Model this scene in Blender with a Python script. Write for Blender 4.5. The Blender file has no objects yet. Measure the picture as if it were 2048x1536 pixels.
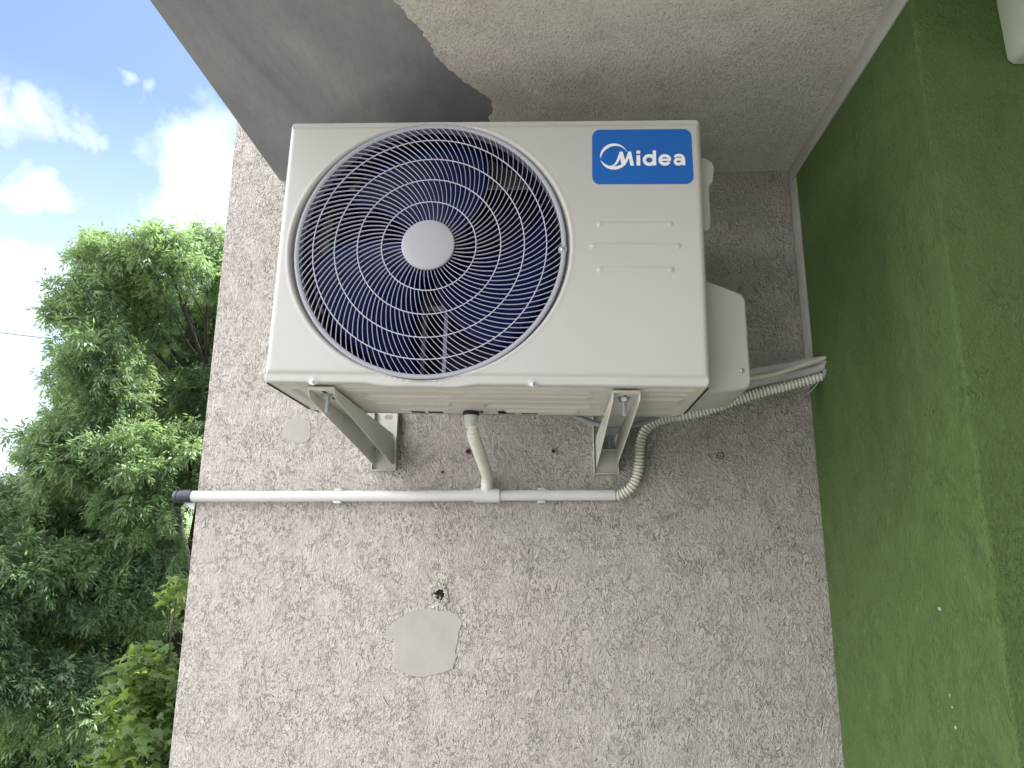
import bpy, bmesh, math, random
import numpy as np
from mathutils import Vector, Matrix, noise
R = math.radians
PI = math.pi
SC = bpy.context.scene
COL = SC.collection
random.seed(7)
rng = np.random.default_rng(7)

# ------------------------------------------------------------------ camera
cd = bpy.data.cameras.new('camera'); cam = bpy.data.objects.new('camera', cd); COL.objects.link(cam)
cam.location = (0.5408, -1.9033, -0.3174)
cam.rotation_euler = (1.8045, -0.0062, 0.0534)
cd.sensor_width = 36; cd.lens = 1454.25/2048*36; cd.clip_start = .02; cd.clip_end = 6000
SC.camera = cam
# ------------------------------------------------------------------ light
SUN_EL, SUN_AZ = R(56), R(50)          # azimuth from +Y towards +X: behind the building
W = bpy.data.worlds.new('World'); SC.world = W; W.use_nodes = True
nt = W.node_tree; nt.nodes.clear()
def N(t, typ, **kw):
    n = t.nodes.new(typ)
    for k, v in kw.items(): setattr(n, k, v)
    return n
def L(t, a, b): t.links.new(a, b)
out = N(nt, 'ShaderNodeOutputWorld'); bg = N(nt, 'ShaderNodeBackground'); sky = N(nt, 'ShaderNodeTexSky')
sky.sky_type = 'NISHITA'; sky.sun_disc = False; sky.sun_elevation = SUN_EL; sky.sun_rotation = SUN_AZ
sky.air_density = 1.0; sky.dust_density = 1.2; sky.ozone_density = 1.0
bg.inputs['Strength'].default_value = .08
# clouds: soft blobs at real sky directions, broken up by noise
tc = N(nt, 'ShaderNodeTexCoord'); 
nz = N(nt, 'ShaderNodeTexNoise'); nz.inputs['Scale'].default_value = 9; nz.inputs['Detail'].default_value = 7; nz.inputs['Roughness'].default_value = .62
L(nt, tc.outputs['Generated'], nz.inputs['Vector'])
def M(t, op, a, b=None, c=None, clamp=False):
    n = N(t, 'ShaderNodeMath', operation=op); n.use_clamp = clamp
    for i, v in enumerate((a, b, c)):
        if v is None: continue
        if isinstance(v, (int, float)): n.inputs[i].default_value = v
        else: L(t, v, n.inputs[i])
    return n.outputs[0]
wn = N(nt, 'ShaderNodeTexNoise'); wn.inputs['Scale'].default_value = 14; wn.inputs['Detail'].default_value = 5; L(nt, tc.outputs['Generated'], wn.inputs['Vector'])
wvv = N(nt, 'ShaderNodeVectorMath', operation='MULTIPLY_ADD'); L(nt, wn.outputs['Color'], wvv.inputs[0]); wvv.inputs[1].default_value = (.11,.11,.11); L(nt, tc.outputs['Generated'], wvv.inputs[2])
wsb = N(nt, 'ShaderNodeVectorMath', operation='SUBTRACT'); L(nt, wvv.outputs[0], wsb.inputs[0]); wsb.inputs[1].default_value = (.055,.055,.055)
acc = None
BL = [(-.592,.655,.468,.052,1.),(-.566,.672,.478,.040,.9),(-.545,.690,.475,.034,.8),(-.523,.707,.472,.028,.7),
      (-.506,.722,.466,.022,.6),(-.472,.711,.522,.022,.75),(-.458,.722,.514,.020,.7),
      (-.445,.760,.466,.062,1.1),(-.415,.785,.455,.085,1.1),(-.40,.815,.420,.10,1.2),(-.43,.80,.38,.11,1.2),
      (-.576,.713,.400,.040,.95),(-.555,.73,.395,.034,.8),(-.59,.69,.422,.018,.6),(-.559,.64,.527,.014,.6),
      (-.60,.75,.28,.10,1.0),(-.50,.80,.33,.12,1.0)]
for (x, y, z, r, s) in BL:
    vd = N(nt, 'ShaderNodeVectorMath', operation='DISTANCE'); L(nt, wsb.outputs[0], vd.inputs[0])
    l = math.sqrt(x*x+y*y+z*z); vd.inputs[1].default_value = (x/l, y/l, z/l)
    m = M(nt, 'MULTIPLY', M(nt, 'SUBTRACT', 1, M(nt, 'DIVIDE', vd.outputs['Value'], r*1.25), clamp=True), s*1.35)
    acc = m if acc is None else M(nt, 'MAXIMUM', acc, m)
# bright clouds added out of view on the left, to light the walls
nz2 = N(nt, 'ShaderNodeTexNoise'); nz2.inputs['Scale'].default_value = 3.1; nz2.inputs['Detail'].default_value = 6
L(nt, tc.outputs['Generated'], nz2.inputs['Vector'])
sep = N(nt, 'ShaderNodeSeparateXYZ'); L(nt, tc.outputs['Generated'], sep.inputs[0])
away = M(nt, 'MULTIPLY', M(nt, 'SUBTRACT', .42, sep.outputs[1]), 3.0, clamp=True)
away = M(nt, 'MULTIPLY', away, M(nt, 'MULTIPLY', M(nt, 'SUBTRACT', M(nt, 'MULTIPLY', sep.outputs[0], -1.0), .05), 2.2, clamp=True))
fill_clouds = M(nt, 'MULTIPLY', M(nt, 'MULTIPLY', M(nt, 'SUBTRACT', nz2.outputs['Fac'], .30), 7, clamp=True), away)
d = M(nt, 'SUBTRACT', M(nt, 'ADD', acc, M(nt, 'MULTIPLY', nz.outputs['Fac'], 1.9)), 1.48)
cl = M(nt, 'MULTIPLY', d, .75, clamp=True)
hz = M(nt, 'MULTIPLY', M(nt, 'SUBTRACT', .52, sep.outputs[2]), 1.9, clamp=True)   # milky air low down
mx0 = N(nt, 'ShaderNodeMix', data_type='RGBA'); L(nt, hz, mx0.inputs['Factor']); L(nt, sky.outputs[0], mx0.inputs['A']); mx0.inputs['B'].default_value = (4.9, 5.6, 5.8, 1)
mx = N(nt, 'ShaderNodeMix', data_type='RGBA'); L(nt, cl, mx.inputs['Factor']); L(nt, mx0.outputs['Result'], mx.inputs['A']); mx.inputs['B'].default_value = (6.6, 6.8, 6.8, 1)
mx3 = N(nt, 'ShaderNodeMix', data_type='RGBA'); L(nt, fill_clouds, mx3.inputs['Factor']); L(nt, mx.outputs['Result'], mx3.inputs['A']); mx3.inputs['B'].default_value = (20.5, 20.2, 20.2, 1)
L(nt, mx3.outputs['Result'], bg.inputs['Color']); L(nt, bg.outputs[0], out.inputs[0])

sl = bpy.data.lights.new('sun', 'SUN'); sl.energy = 4.5; sl.angle = R(.5); sl.color = (1, .95, .87)
so = bpy.data.objects.new('sun', sl); COL.objects.link(so); so.location = (0, 0, 12)
sd = Vector((math.sin(SUN_AZ)*math.cos(SUN_EL), math.cos(SUN_AZ)*math.cos(SUN_EL), math.sin(SUN_EL)))
so.rotation_euler = sd.to_track_quat('Z', 'Y').to_euler()
SC.view_settings.view_transform = 'Standard'; SC.view_settings.look = 'None'; SC.view_settings.gamma = 1
SC.view_settings.exposure = 1.86
SC.cycles.max_bounces = 8; SC.cycles.diffuse_bounces = 2; SC.cycles.transparent_max_bounces = 8

# ------------------------------------------------------------------ materials
def mat(name, col=(.5,.5,.5), rough=.6, metal=0, spec=.5, coat=0):
    m = bpy.data.materials.new(name); m.use_nodes = True
    b = m.node_tree.nodes['Principled BSDF']
    b.inputs['Base Color'].default_value = (*col, 1); b.inputs['Roughness'].default_value = rough
    b.inputs['Metallic'].default_value = metal; b.inputs['Specular IOR Level'].default_value = spec
    b.inputs['Coat Weight'].default_value = coat
    return m
def ramp(t, fac, stops):
    r = N(t, 'ShaderNodeValToRGB'); L(t, fac, r.inputs[0]); e = r.color_ramp.elements
    while len(e) < len(stops): e.new(.5)
    for q, (p, c) in zip(e, stops): q.position = p; q.color = (*c, 1) if len(c) == 3 else c
    return r.outputs[0]
def nse(t, vec, scale, detail=3, rough=.5, dist=0):
    n = N(t, 'ShaderNodeTexNoise'); n.inputs['Scale'].default_value = scale; n.inputs['Detail'].default_value = detail
    n.inputs['Roughness'].default_value = rough; n.inputs['Distortion'].default_value = dist
    if vec is not None: L(t, vec, n.inputs['Vector'])
    return n.outputs['Fac']
def mapping(t, vec, scale=(1,1,1), rot=(0,0,0), loc=(0,0,0)):
    m = N(t, 'ShaderNodeMapping'); L(t, vec, m.inputs[0]); m.inputs['Scale'].default_value = scale; m.inputs['Rotation'].default_value = rot; m.inputs['Location'].default_value = loc
    return m.outputs[0]
def mixc(t, f, a, b, mode='MIX'):
    m = N(t, 'ShaderNodeMix', data_type='RGBA', blend_type=mode)
    for k, v in (('Factor', f), ('A', a), ('B', b)):
        if isinstance(v, (int, float)): m.inputs[k].default_value = v
        elif isinstance(v, tuple): m.inputs[k].default_value = (*v, 1)
        else: L(t, v, m.inputs[k])
    return m.outputs['Result']
def wobble(name, col, rough=.5, amt=.12, scale=6, bump=0, bscale=80, **kw):
    """painted / plastic surface with slight tonal wear and micro relief"""
    m = mat(name, col, rough, **kw); t = m.node_tree; b = t.nodes['Principled BSDF']
    o = N(t, 'ShaderNodeTexCoord').outputs['Object']
    f = nse(t, o, scale, 5, .6)
    lo = tuple(c*(1-amt) for c in col); hi = tuple(min(1, c*(1+amt)) for c in col)
    L(t, ramp(t, f, [(.3, lo), (.7, hi)]), b.inputs['Base Color'])
    L(t, M(t, 'ADD', M(t, 'MULTIPLY', nse(t, o, scale*4, 4), .25), rough-.12), b.inputs['Roughness'])
    if bump:
        bp = N(t, 'ShaderNodeBump'); bp.inputs['Strength'].default_value = bump; bp.inputs['Distance'].default_value = .001
        L(t, nse(t, o, bscale, 4), bp.inputs['Height']); L(t, bp.outputs[0], b.inputs['Normal'])
    return m

def stucco(name, base, dark, seed, stretch=(1, 1, .55), gscale=98, depth=.0135, speck=.5, groove=1.0, unit_shade=None, var=1.0):
    """rustic scratched render: short winding grooves, broken up, with lumps between"""
    m = mat(name, base, .92, spec=.2); t = m.node_tree; b = t.nodes['Principled BSDF']
    o = N(t, 'ShaderNodeTexCoord').outputs['Object']
    o = mapping(t, o, (1,1,1), (0,0,0), (seed*3.1, seed*1.7, seed*2.3))
    wob = N(t, 'ShaderNodeTexNoise'); wob.inputs['Scale'].default_value = 14; wob.inputs['Detail'].default_value = 2; L(t, o, wob.inputs['Vector'])
    wv = N(t, 'ShaderNodeVectorMath', operation='MULTIPLY_ADD'); L(t, wob.outputs['Color'], wv.inputs[0]); wv.inputs[1].default_value = (.05,.05,.05); L(t, o, wv.inputs[2])
    h = None; grooves = None
    for (sc, rot, st, w) in ((gscale, .35, stretch, .05), (gscale*1.75, -.2, stretch, .07), (gscale*.7, .5, (1,1,.42), .022)):
        v = mapping(t, wv.outputs[0], st, (rot*.3, rot, rot*.2))
        n = nse(t, v, sc, 1.5, .5)
        line = M(t, 'SUBTRACT', 1, M(t, 'DIVIDE', M(t, 'ABSOLUTE', M(t, 'SUBTRACT', n, .5)), w), clamp=True)
        mask = M(t, 'MULTIPLY', M(t, 'SUBTRACT', nse(t, mapping(t, o, (1,1,1), (0,0,0), (sc,0,0)), sc*.55, 2), .5), 9, clamp=True)
        g = M(t, 'MULTIPLY', line, mask)
        grooves = g if grooves is None else M(t, 'MAXIMUM', grooves, g)
    ls = nse(t, mapping(t, wv.outputs[0], (1,1,.16), (0,.42,0)), gscale*.55, 1.5)
    ll = M(t, 'SUBTRACT', 1, M(t, 'DIVIDE', M(t, 'ABSOLUTE', M(t, 'SUBTRACT', ls, .5)), .018), clamp=True)
    lm = M(t, 'MULTIPLY', M(t, 'SUBTRACT', nse(t, mapping(t, o, (1,1,.5), (0,0,0), (7,3,1)), 24, 3), .60), 12, clamp=True)
    grooves = M(t, 'MAXIMUM', M(t, 'MULTIPLY', grooves, ramp(t, nse(t, o, 13, 3), [(.36,(.25,)*3),(.62,(1,)*3)])), M(t, 'MULTIPLY', M(t, 'MULTIPLY', ll, lm), 1.3))
    lumps = nse(t, mapping(t, wv.outputs[0], (1,1,.6)), 165, 5, .66)
    fine = nse(t, o, 290, 3, .65)
    hh = M(t, 'ADD', M(t, 'MULTIPLY', lumps, .95), M(t, 'MULTIPLY', fine, .16))
    hh = M(t, 'SUBTRACT', hh, M(t, 'MULTIPLY', grooves, .60*groove))
    bp = N(t, 'ShaderNodeBump'); bp.inputs['Strength'].default_value = 1; bp.inputs['Distance'].default_value = depth
    L(t, hh, bp.inputs['Height']); L(t, bp.outputs[0], b.inputs['Normal'])
    big = nse(t, o, 2.2, 5, .6); mid = nse(t, o, 11, 4, .6)
    c = mixc(t, M(t, 'MULTIPLY', M(t, 'SUBTRACT', big, .38, clamp=True), 1.6*var, clamp=True), base, tuple(x*.86 for x in base))
    c = mixc(t, M(t, 'MULTIPLY', M(t, 'SUBTRACT', mid, .55, clamp=True), .7*var, clamp=True), c, dark)
    c = mixc(t, M(t, 'MULTIPLY', grooves, .45*groove), c, dark)
    sp = M(t, 'MULTIPLY', M(t, 'SUBTRACT', nse(t, o, 150, 3, .7), .62, clamp=True), 6*speck, clamp=True)
    c = mixc(t, sp, c, tuple(x*.6 for x in dark))
    cv = M(t, 'MULTIPLY', M(t, 'SUBTRACT', .475, lumps, clamp=True), 9, clamp=True)
    c = mixc(t, M(t, 'MULTIPLY', cv, .42*min(1, speck*2-.3 if speck < .6 else 1)), c, dark)  # hollows between lumps darkened in the colour, standing in for occlusion
    gr_ = nse(t, o, 300, 2, .6); c = mixc(t, 1, c, ramp(t, gr_, [(.3,(.86,)*3),(.7,(1.0,)*3)]), 'MULTIPLY')
    if unit_shade:
        o0 = N(t, 'ShaderNodeTexCoord').outputs['Object']; dv = N(t, 'ShaderNodeVectorMath', operation='DISTANCE'); L(t, mapping(t, o0, (.8,1,1)), dv.inputs[0]); dv.inputs[1].default_value = unit_shade
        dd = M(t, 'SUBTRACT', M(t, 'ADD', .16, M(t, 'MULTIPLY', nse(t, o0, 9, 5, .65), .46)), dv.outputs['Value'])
        c = mixc(t, M(t, 'MULTIPLY', M(t, 'MULTIPLY', dd, 4, clamp=True), .5), c, tuple(x*.75 for x in dark))  # shade near the unit painted into the coat colour, ragged by noise
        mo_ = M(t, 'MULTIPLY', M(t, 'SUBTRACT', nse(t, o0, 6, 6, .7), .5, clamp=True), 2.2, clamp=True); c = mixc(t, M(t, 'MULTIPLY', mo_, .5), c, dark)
    bs_ = M(t, 'MULTIPLY', M(t, 'SUBTRACT', nse(t, mapping(t, o, (1,1,.6), (0,0,0), (9,2,5)), 3.0, 5, .6), .60), 6, clamp=True)
    c = mixc(t, M(t, 'MULTIPLY', bs_, .22*var), c, (base[0]*.80, base[1]*.70, base[2]*.62))
    L(t, c, b.inputs['Base Color'])
    return m

M_wall = stucco('render_wall', (.64,.597,.552), (.40,.37,.34), 0)
M_soff = stucco('render_soffit', (.82,.775,.72), (.40,.37,.33), 3, gscale=110, depth=.0055, speck=3.0, groove=.45, unit_shade=(.38,-.12,0))
M_green = stucco('green_render', (.104,.168,.058), (.07,.115,.038), 6, stretch=(1,1,.4), gscale=115, depth=.0095, speck=.2, groove=.45, var=.25)
M_conc = wobble('smooth_concrete', (.25,.255,.275), .85, .14, 3.5, .6, 45, spec=.2)
def concrete():
    m = mat('bare_concrete', (.25,.255,.275), .85, spec=.2); t = m.node_tree; b = t.nodes['Principled BSDF']
    o = N(t, 'ShaderNodeTexCoord').outputs['Object']
    c = ramp(t, nse(t, mapping(t, o, (1,.5,1)), 3.2, 6, .62, .6), [(.30,(.18,.185,.215)),(.5,(.26,.26,.285)),(.70,(.36,.35,.355))])
    st = M(t, 'MULTIPLY', M(t, 'SUBTRACT', nse(t, mapping(t, o, (1,1.6,1), (0,0,.3)), 5.5, 5, .6, 1.2), .60), 7, clamp=True)
    c = mixc(t, M(t, 'MULTIPLY', st, .30), c, (.14,.15,.17))
    cn = nse(t, mapping(t, o, (1.5,.45,1), (0,0,.25)), 4.5, 5, .55, .8)
    cr = M(t, 'SUBTRACT', 1, M(t, 'DIVIDE', M(t, 'ABSOLUTE', M(t, 'SUBTRACT', cn, .5)), .006), clamp=True)
    cm = M(t, 'MULTIPLY', M(t, 'SUBTRACT', nse(t, mapping(t, o, (1,1,1), (0,0,0), (4,2,0)), 4, 2), .54), 12, clamp=True)
    cr = M(t, 'MULTIPLY', cr, cm); c = mixc(t, M(t, 'MULTIPLY', cr, .05), c, (.09,.09,.10))
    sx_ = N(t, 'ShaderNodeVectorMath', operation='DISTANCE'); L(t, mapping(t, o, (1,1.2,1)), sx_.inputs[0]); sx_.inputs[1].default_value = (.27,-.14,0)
    shade_m = M(t, 'SUBTRACT', M(t, 'ADD', .30, M(t, 'MULTIPLY', nse(t, o, 7, 5, .6), .22)), sx_.outputs['Value'])
    c = mixc(t, M(t, 'MULTIPLY', M(t, 'MULTIPLY', shade_m, 5, clamp=True), .62), c, (.075,.085,.105))  # soft shade beside the unit painted into the concrete colour
    sm_ = M(t, 'MULTIPLY', M(t, 'SUBTRACT', nse(t, mapping(t, o, (.5,1.8,1), (0,0,.2)), 22, 4, .7), .72), 14, clamp=True)
    c = mixc(t, M(t, 'MULTIPLY', sm_, .6), c, (.06,.06,.065))
    L(t, c, b.inputs['Base Color'])
    h = M(t, 'SUBTRACT', M(t, 'ADD', nse(t, mapping(t, o, (1,.4,1)), 18, 4), M(t, 'MULTIPLY', nse(t, o, 260, 3), .12)), M(t, 'MULTIPLY', cr, .05))
    bp = N(t, 'ShaderNodeBump'); bp.inputs['Strength'].default_value = .8; bp.inputs['Distance'].default_value = .004; L(t, h, bp.inputs['Height']); L(t, bp.outputs[0], b.inputs['Normal'])
    return m
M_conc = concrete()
M_patch = wobble('smooth_filler', (.385,.366,.348), .9, .07, 14, .9, 70, spec=.2)
M_trim = wobble('bare_trim', (.34,.345,.33), .8, .1, 8, .3, 120)
M_paint = wobble('cream_paint', (.405,.405,.387), .34, .03, 2.2, .05, 300)
M_side = wobble('cream_side', (.42,.42,.39), .42, .02, 4)
M_base = wobble('cream_base', (.54,.52,.47), .38, .05, 10, .1, 90)
M_grey = wobble('grey_plastic', (.29,.30,.35), .45, .03, 30)
M_wire = wobble('grille_plastic', (.42,.44,.53), .4, .03, 30)
M_hub = wobble('hub_plastic', (.31,.32,.36), .42, .02, 20)
M_blue = mat('badge_blue', (.001,.095,.38), .4)
M_white = mat('badge_white', (.72,.74,.76), .4)
M_blade = mat('fan_blade', (.001,.005,.050), .4, spec=.12)
M_navy = mat('inner_shroud', (.008,.010,.028), .6, spec=.2)
M_pvc = wobble('white_pvc', (.60,.61,.62), .38, .06, 9)
M_hose = wobble('corrugated_plastic', (.62,.61,.55), .45, .05, 25)
M_cap = mat('slate_cap', (.018,.024,.045), .35)
M_zinc = wobble('zinc', (.42,.47,.48), .35, .1, 60, metal=.85)
M_brk = wobble('bracket_paint', (.58,.57,.53), .42, .05, 14, .12, 150)
M_rub = mat('black_rubber', (.012,.012,.014), .7)
M_dark = mat('dark_void', (.008,.007,.006), .95)
M_foam = wobble('pipe_wrap', (.40,.41,.41), .7, .1, 25, .8, 120)
M_cable = wobble('cable_sheath', (.62,.60,.54), .5, .05, 30)
M_cablegrey = wobble('grey_cable', (.26,.27,.31), .5, .08, 30)
M_copper = mat('copper', (.55,.30,.14), .4, 1)
M_chip = wobble('broken_plaster', (.30,.28,.26), .95, .5, 90, 1, 60)
M_lime = wobble('white_plaster', (.58,.56,.54), .95, .15, 90, 1, 60)
M_brown = wobble('rust_mark', (.16,.085,.065), .9, .3, 90)
M_box = wobble('pale_green_metal', (.36,.42,.33), .6, .08, 9)

def coil_mat():
    m = mat('coil_fins', (.01,.03,.12), .45, .3); t = m.node_tree; b = t.nodes['Principled BSDF']
    o = N(t, 'ShaderNodeTexCoord').outputs['Object']
    w = N(t, 'ShaderNodeTexWave'); w.bands_direction = 'X'; w.inputs['Scale'].default_value = 120; L(t, o, w.inputs['Vector'])
    w2 = N(t, 'ShaderNodeTexWave'); w2.bands_direction = 'Z'; w2.inputs['Scale'].default_value = 13; L(t, o, w2.inputs['Vector'])
    c = mixc(t, w.outputs['Fac'], (.001,.003,.03), (.004,.012,.08))
    c = mixc(t, M(t, 'MULTIPLY', w2.outputs['Fac'], .6), c, (.006,.007,.014))
    L(t, c, b.inputs['Base Color']); return m
M_coil = coil_mat()

def leaf_mat(name, cols, trans=.4, tcol=(.16,.24,.03), rough=.5):
    m = bpy.data.materials.new(name); m.use_nodes = True; t = m.node_tree; t.nodes.clear()
    o = N(t, 'ShaderNodeOutputMaterial'); p = N(t, 'ShaderNodeBsdfPrincipled'); tr = N(t, 'ShaderNodeBsdfTranslucent'); mx = N(t, 'ShaderNodeMixShader')
    g = N(t, 'ShaderNodeNewGeometry'); tc = N(t, 'ShaderNodeTexCoord')
    n = nse(t, tc.outputs['Object'], 1.6, 3)
    f = M(t, 'ADD', M(t, 'MULTIPLY', g.outputs['Random Per Island'], .6), M(t, 'MULTIPLY', M(t,'SUBTRACT', n, .3), 1.0), clamp=True)
    k = len(cols)
    c = ramp(t, f, [(i/(k-1), q) for i, q in enumerate(cols)])
    L(t, c, p.inputs['Base Color']); p.inputs['Roughness'].default_value = rough
    L(t, mixc(t, .5, c, tcol), tr.inputs['Color'])
    mx.inputs[0].default_value = trans; L(t, p.outputs[0], mx.inputs[1]); L(t, tr.outputs[0], mx.inputs[2]); L(t, mx.outputs[0], o.inputs[0])
    return m
M_leaf = leaf_mat('ash_leaf', [(.14,.235,.145), (.18,.295,.165), (.21,.32,.145), (.30,.37,.12)], .50, (.30,.42,.12), .45)
M_maple = leaf_mat('maple_leaf', [(.09,.155,.06), (.125,.20,.07), (.16,.235,.08), (.20,.26,.10)], .5, (.30,.42,.05))
M_far = leaf_mat('far_leaf', [(.04,.08,.025), (.07,.12,.03), (.10,.15,.04)], .35)
M_bark = wobble('bark', (.045,.04,.035), .95, .4, 8, 1, 30)

def ground_mat():
    m = mat('grass_ground', (.1,.14,.04), .95, spec=.1); t = m.node_tree; b = t.nodes['Principled BSDF']
    o = N(t, 'ShaderNodeTexCoord').outputs['Object']
    L(t, mixc(t, nse(t, o, .35, 6, .65), (.075,.09,.045), (.13,.14,.085)), b.inputs['Base Color']); return m

# ------------------------------------------------------------------ mesh helpers
def finish(me, angle=35):
    bm = bmesh.new(); bm.from_mesh(me)
    for f in bm.faces: f.smooth = True
    lim = R(angle)
    for e in bm.edges:
        if len(e.link_faces) == 2:
            try: e.smooth = e.calc_face_angle() < lim
            except ValueError: pass
    bm.to_mesh(me); bm.free()
class MB:
    def __init__(s): s.v = []; s.f = []
    def add(s, vs, fs):
        b = len(s.v); s.v += [tuple(x) for x in vs]; s.f += [tuple(i+b for i in f) for f in fs]; return s
    def box(s, a, b):
        x0,y0,z0 = a; x1,y1,z1 = b
        return s.add([(x0,y0,z0),(x1,y0,z0),(x1,y1,z0),(x0,y1,z0),(x0,y0,z1),(x1,y0,z1),(x1,y1,z1),(x0,y1,z1)],
                     [(0,3,2,1),(4,5,6,7),(0,1,5,4),(1,2,6,5),(2,3,7,6),(3,0,4,7)])
    def prism(s, poly, o, u, v, w, depth):
        """closed polygon (a,b) pairs in frame o + a*u + b*v, extruded by depth along w"""
        o, u, v, w = map(Vector, (o, u, v, w)); n = len(poly)
        p0 = [o+u*a+v*b for a, b in poly]; p1 = [p+w*depth for p in p0]
        fs = [(i, (i+1) % n, (i+1) % n+n, i+n) for i in range(n)]
        from mathutils.geometry import tessellate_polygon
        tr = tessellate_polygon([p0])
        return s.add(p0+p1, fs+[t for t in tr]+[tuple(i+n for i in t[::-1]) for t in tr])
    def lathe(s, prof, o=(0,0,0), ax=(0,0,1), n=32, cap=True):
        """prof: (radius, height) pairs along axis ax"""
        o = Vector(o); ax = Vector(ax).normalized(); u = ax.orthogonal().normalized(); v = ax.cross(u)
        vs = []; fs = []
        for r, h in prof:
            for i in range(n):
                a = 2*PI*i/n; vs.append(o+ax*h+(u*math.cos(a)+v*math.sin(a))*r)
        for j in range(len(prof)-1):
            for i in range(n): fs.append((j*n+i, j*n+(i+1) % n, (j+1)*n+(i+1) % n, (j+1)*n+i))
        if cap:
            fs.append(tuple(range(n))[::-1]); fs.append(tuple((len(prof)-1)*n+i for i in range(n)))
        return s.add(vs, fs)
    def tube(s, pts, rad, n=12, cap=True, closed=False):
        pts = [Vector(p) for p in pts]; m = len(pts)
        rf = rad if callable(rad) else (lambda i: rad)
        vs = []; fs = []; up = None
        for i, p in enumerate(pts):
            if closed: tg = (pts[(i+1) % m]-pts[i-1]).normalized()
            else: tg = (pts[min(i+1, m-1)]-pts[max(i-1, 0)]).normalized()
            if up is None: up = tg.orthogonal().normalized()
            up = (up-tg*up.dot(tg)).normalized(); sd_ = tg.cross(up); r = rf(i)
            for k in range(n):
                a = 2*PI*k/n; vs.append(p+(up*math.cos(a)+sd_*math.sin(a))*r)
        for i in range(m if closed else m-1):
            for k in range(n): fs.append((i*n+k, i*n+(k+1) % n, ((i+1) % m)*n+(k+1) % n, ((i+1) % m)*n+k))
        if cap and not closed: fs.append(tuple(range(n))[::-1]); fs.append(tuple((m-1)*n+i for i in range(n)))
        return s.add(vs, fs)
    def build(s, name, m, parent=None, bevel=0, seg=2, angle=35, loc=None):
        me = bpy.data.meshes.new(name); me.from_pydata(s.v, [], s.f); me.validate()
        bm = bmesh.new(); bm.from_mesh(me)
        bmesh.ops.recalc_face_normals(bm, faces=bm.faces)
        if bevel:
            es = [e for e in bm.edges if len(e.link_faces) == 2 and e.calc_face_angle(0) > R(40)]
            bmesh.ops.bevel(bm, geom=es, offset=bevel, segments=seg, profile=.5, affect='EDGES', clamp_overlap=True)
        bm.to_mesh(me); bm.free(); finish(me, angle)
        me.materials.append(m)
        o = bpy.data.objects.new(name, me); COL.objects.link(o)
        if parent: o.parent = parent
        if loc: o.location = loc
        return o
def grid_obj(name, P, keep, m, parent, angle=60, flip=False):
    """P: (nu, nv, 3) array of points; keep: mask of quads"""
    nu, nv, _ = P.shape; idx = np.arange(nu*nv).reshape(nu, nv)
    q = np.stack([idx[:-1,:-1], idx[1:,:-1], idx[1:,1:], idx[:-1,1:]], -1)[keep]
    if flip: q = q[:, ::-1]
    used = np.unique(q); remap = np.full(nu*nv, -1); remap[used] = np.arange(len(used))
    return np_obj(name, P.reshape(-1,3)[used], remap[q], m, parent, angle)
def np_obj(name, V, F, m, parent=None, angle=None):
    k = F.shape[1]; me = bpy.data.meshes.new(name)
    me.vertices.add(len(V)); me.vertices.foreach_set('co', V.astype(np.float32).ravel())
    me.loops.add(F.size); me.loops.foreach_set('vertex_index', F.astype(np.int32).ravel())
    me.polygons.add(len(F)); me.polygons.foreach_set('loop_start', np.arange(0, F.size, k, dtype=np.int32))
    me.update(calc_edges=True); me.validate()
    if angle: finish(me, angle)
    me.materials.append(m)
    o = bpy.data.objects.new(name, me); COL.objects.link(o)
    if parent: o.parent = parent
    return o
def tag(o, label=None, cat=None, group=None, kind=None):
    for k, v in (('label', label), ('category', cat), ('group', group), ('kind', kind)):
        if v: o[k] = v
    return o
def empty(name, loc=(0,0,0), rot=(0,0,0), parent=None):
    o = bpy.data.objects.new(name, None); COL.objects.link(o); o.location = loc; o.rotation_euler = rot; o.empty_display_size = .1
    if parent: o.parent = parent
    return o
def smooth_path(pts, n=12):
    """Catmull-Rom through pts"""
    P = [Vector(p) for p in pts]; P = [P[0]*2-P[1]]+P+[P[-1]*2-P[-2]]; o = []
    for i in range(1, len(P)-2):
        for k in range(n):
            t = k/n; a, b, c, d = P[i-1], P[i], P[i+1], P[i+2]
            o.append(.5*((2*b)+(c-a)*t+(2*a-5*b+4*c-d)*t*t+(3*b-a-3*c+d)*t**3))
    o.append(P[-2]); return o
def resample(pts, step):
    o = [pts[0]]; acc = 0
    for a, b in zip(pts, pts[1:]):
        l = (b-a).length
        if l == 0: continue
        while acc+l >= step:
            t = (step-acc)/l; a = a.lerp(b, t); o.append(a); l = (b-a).length; acc = 0
        acc += l
    return o
def hose(mb, pts, r, pitch=.0075, amp=.0013):
    k = 6; p = resample(smooth_path(pts), pitch/k)
    return mb.tube(p, lambda i: r+amp*(.35+math.sin(2*PI*i/k)) if i < 1e9 else r, 16)
def blob(cx, cz, rx, rz, n=40, seed=0, rag=.12):
    r_ = random.Random(seed); ph = [r_.uniform(0, 6.28) for _ in range(5)]
    o = []
    for i in range(n):
        a = 2*PI*i/n; k = 1+rag*sum(math.sin((j+2)*a+ph[j])/(j+1.5) for j in range(5))
        o.append((cx+rx*k*math.cos(a), cz+rz*k*math.sin(a)))
    return o

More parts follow.
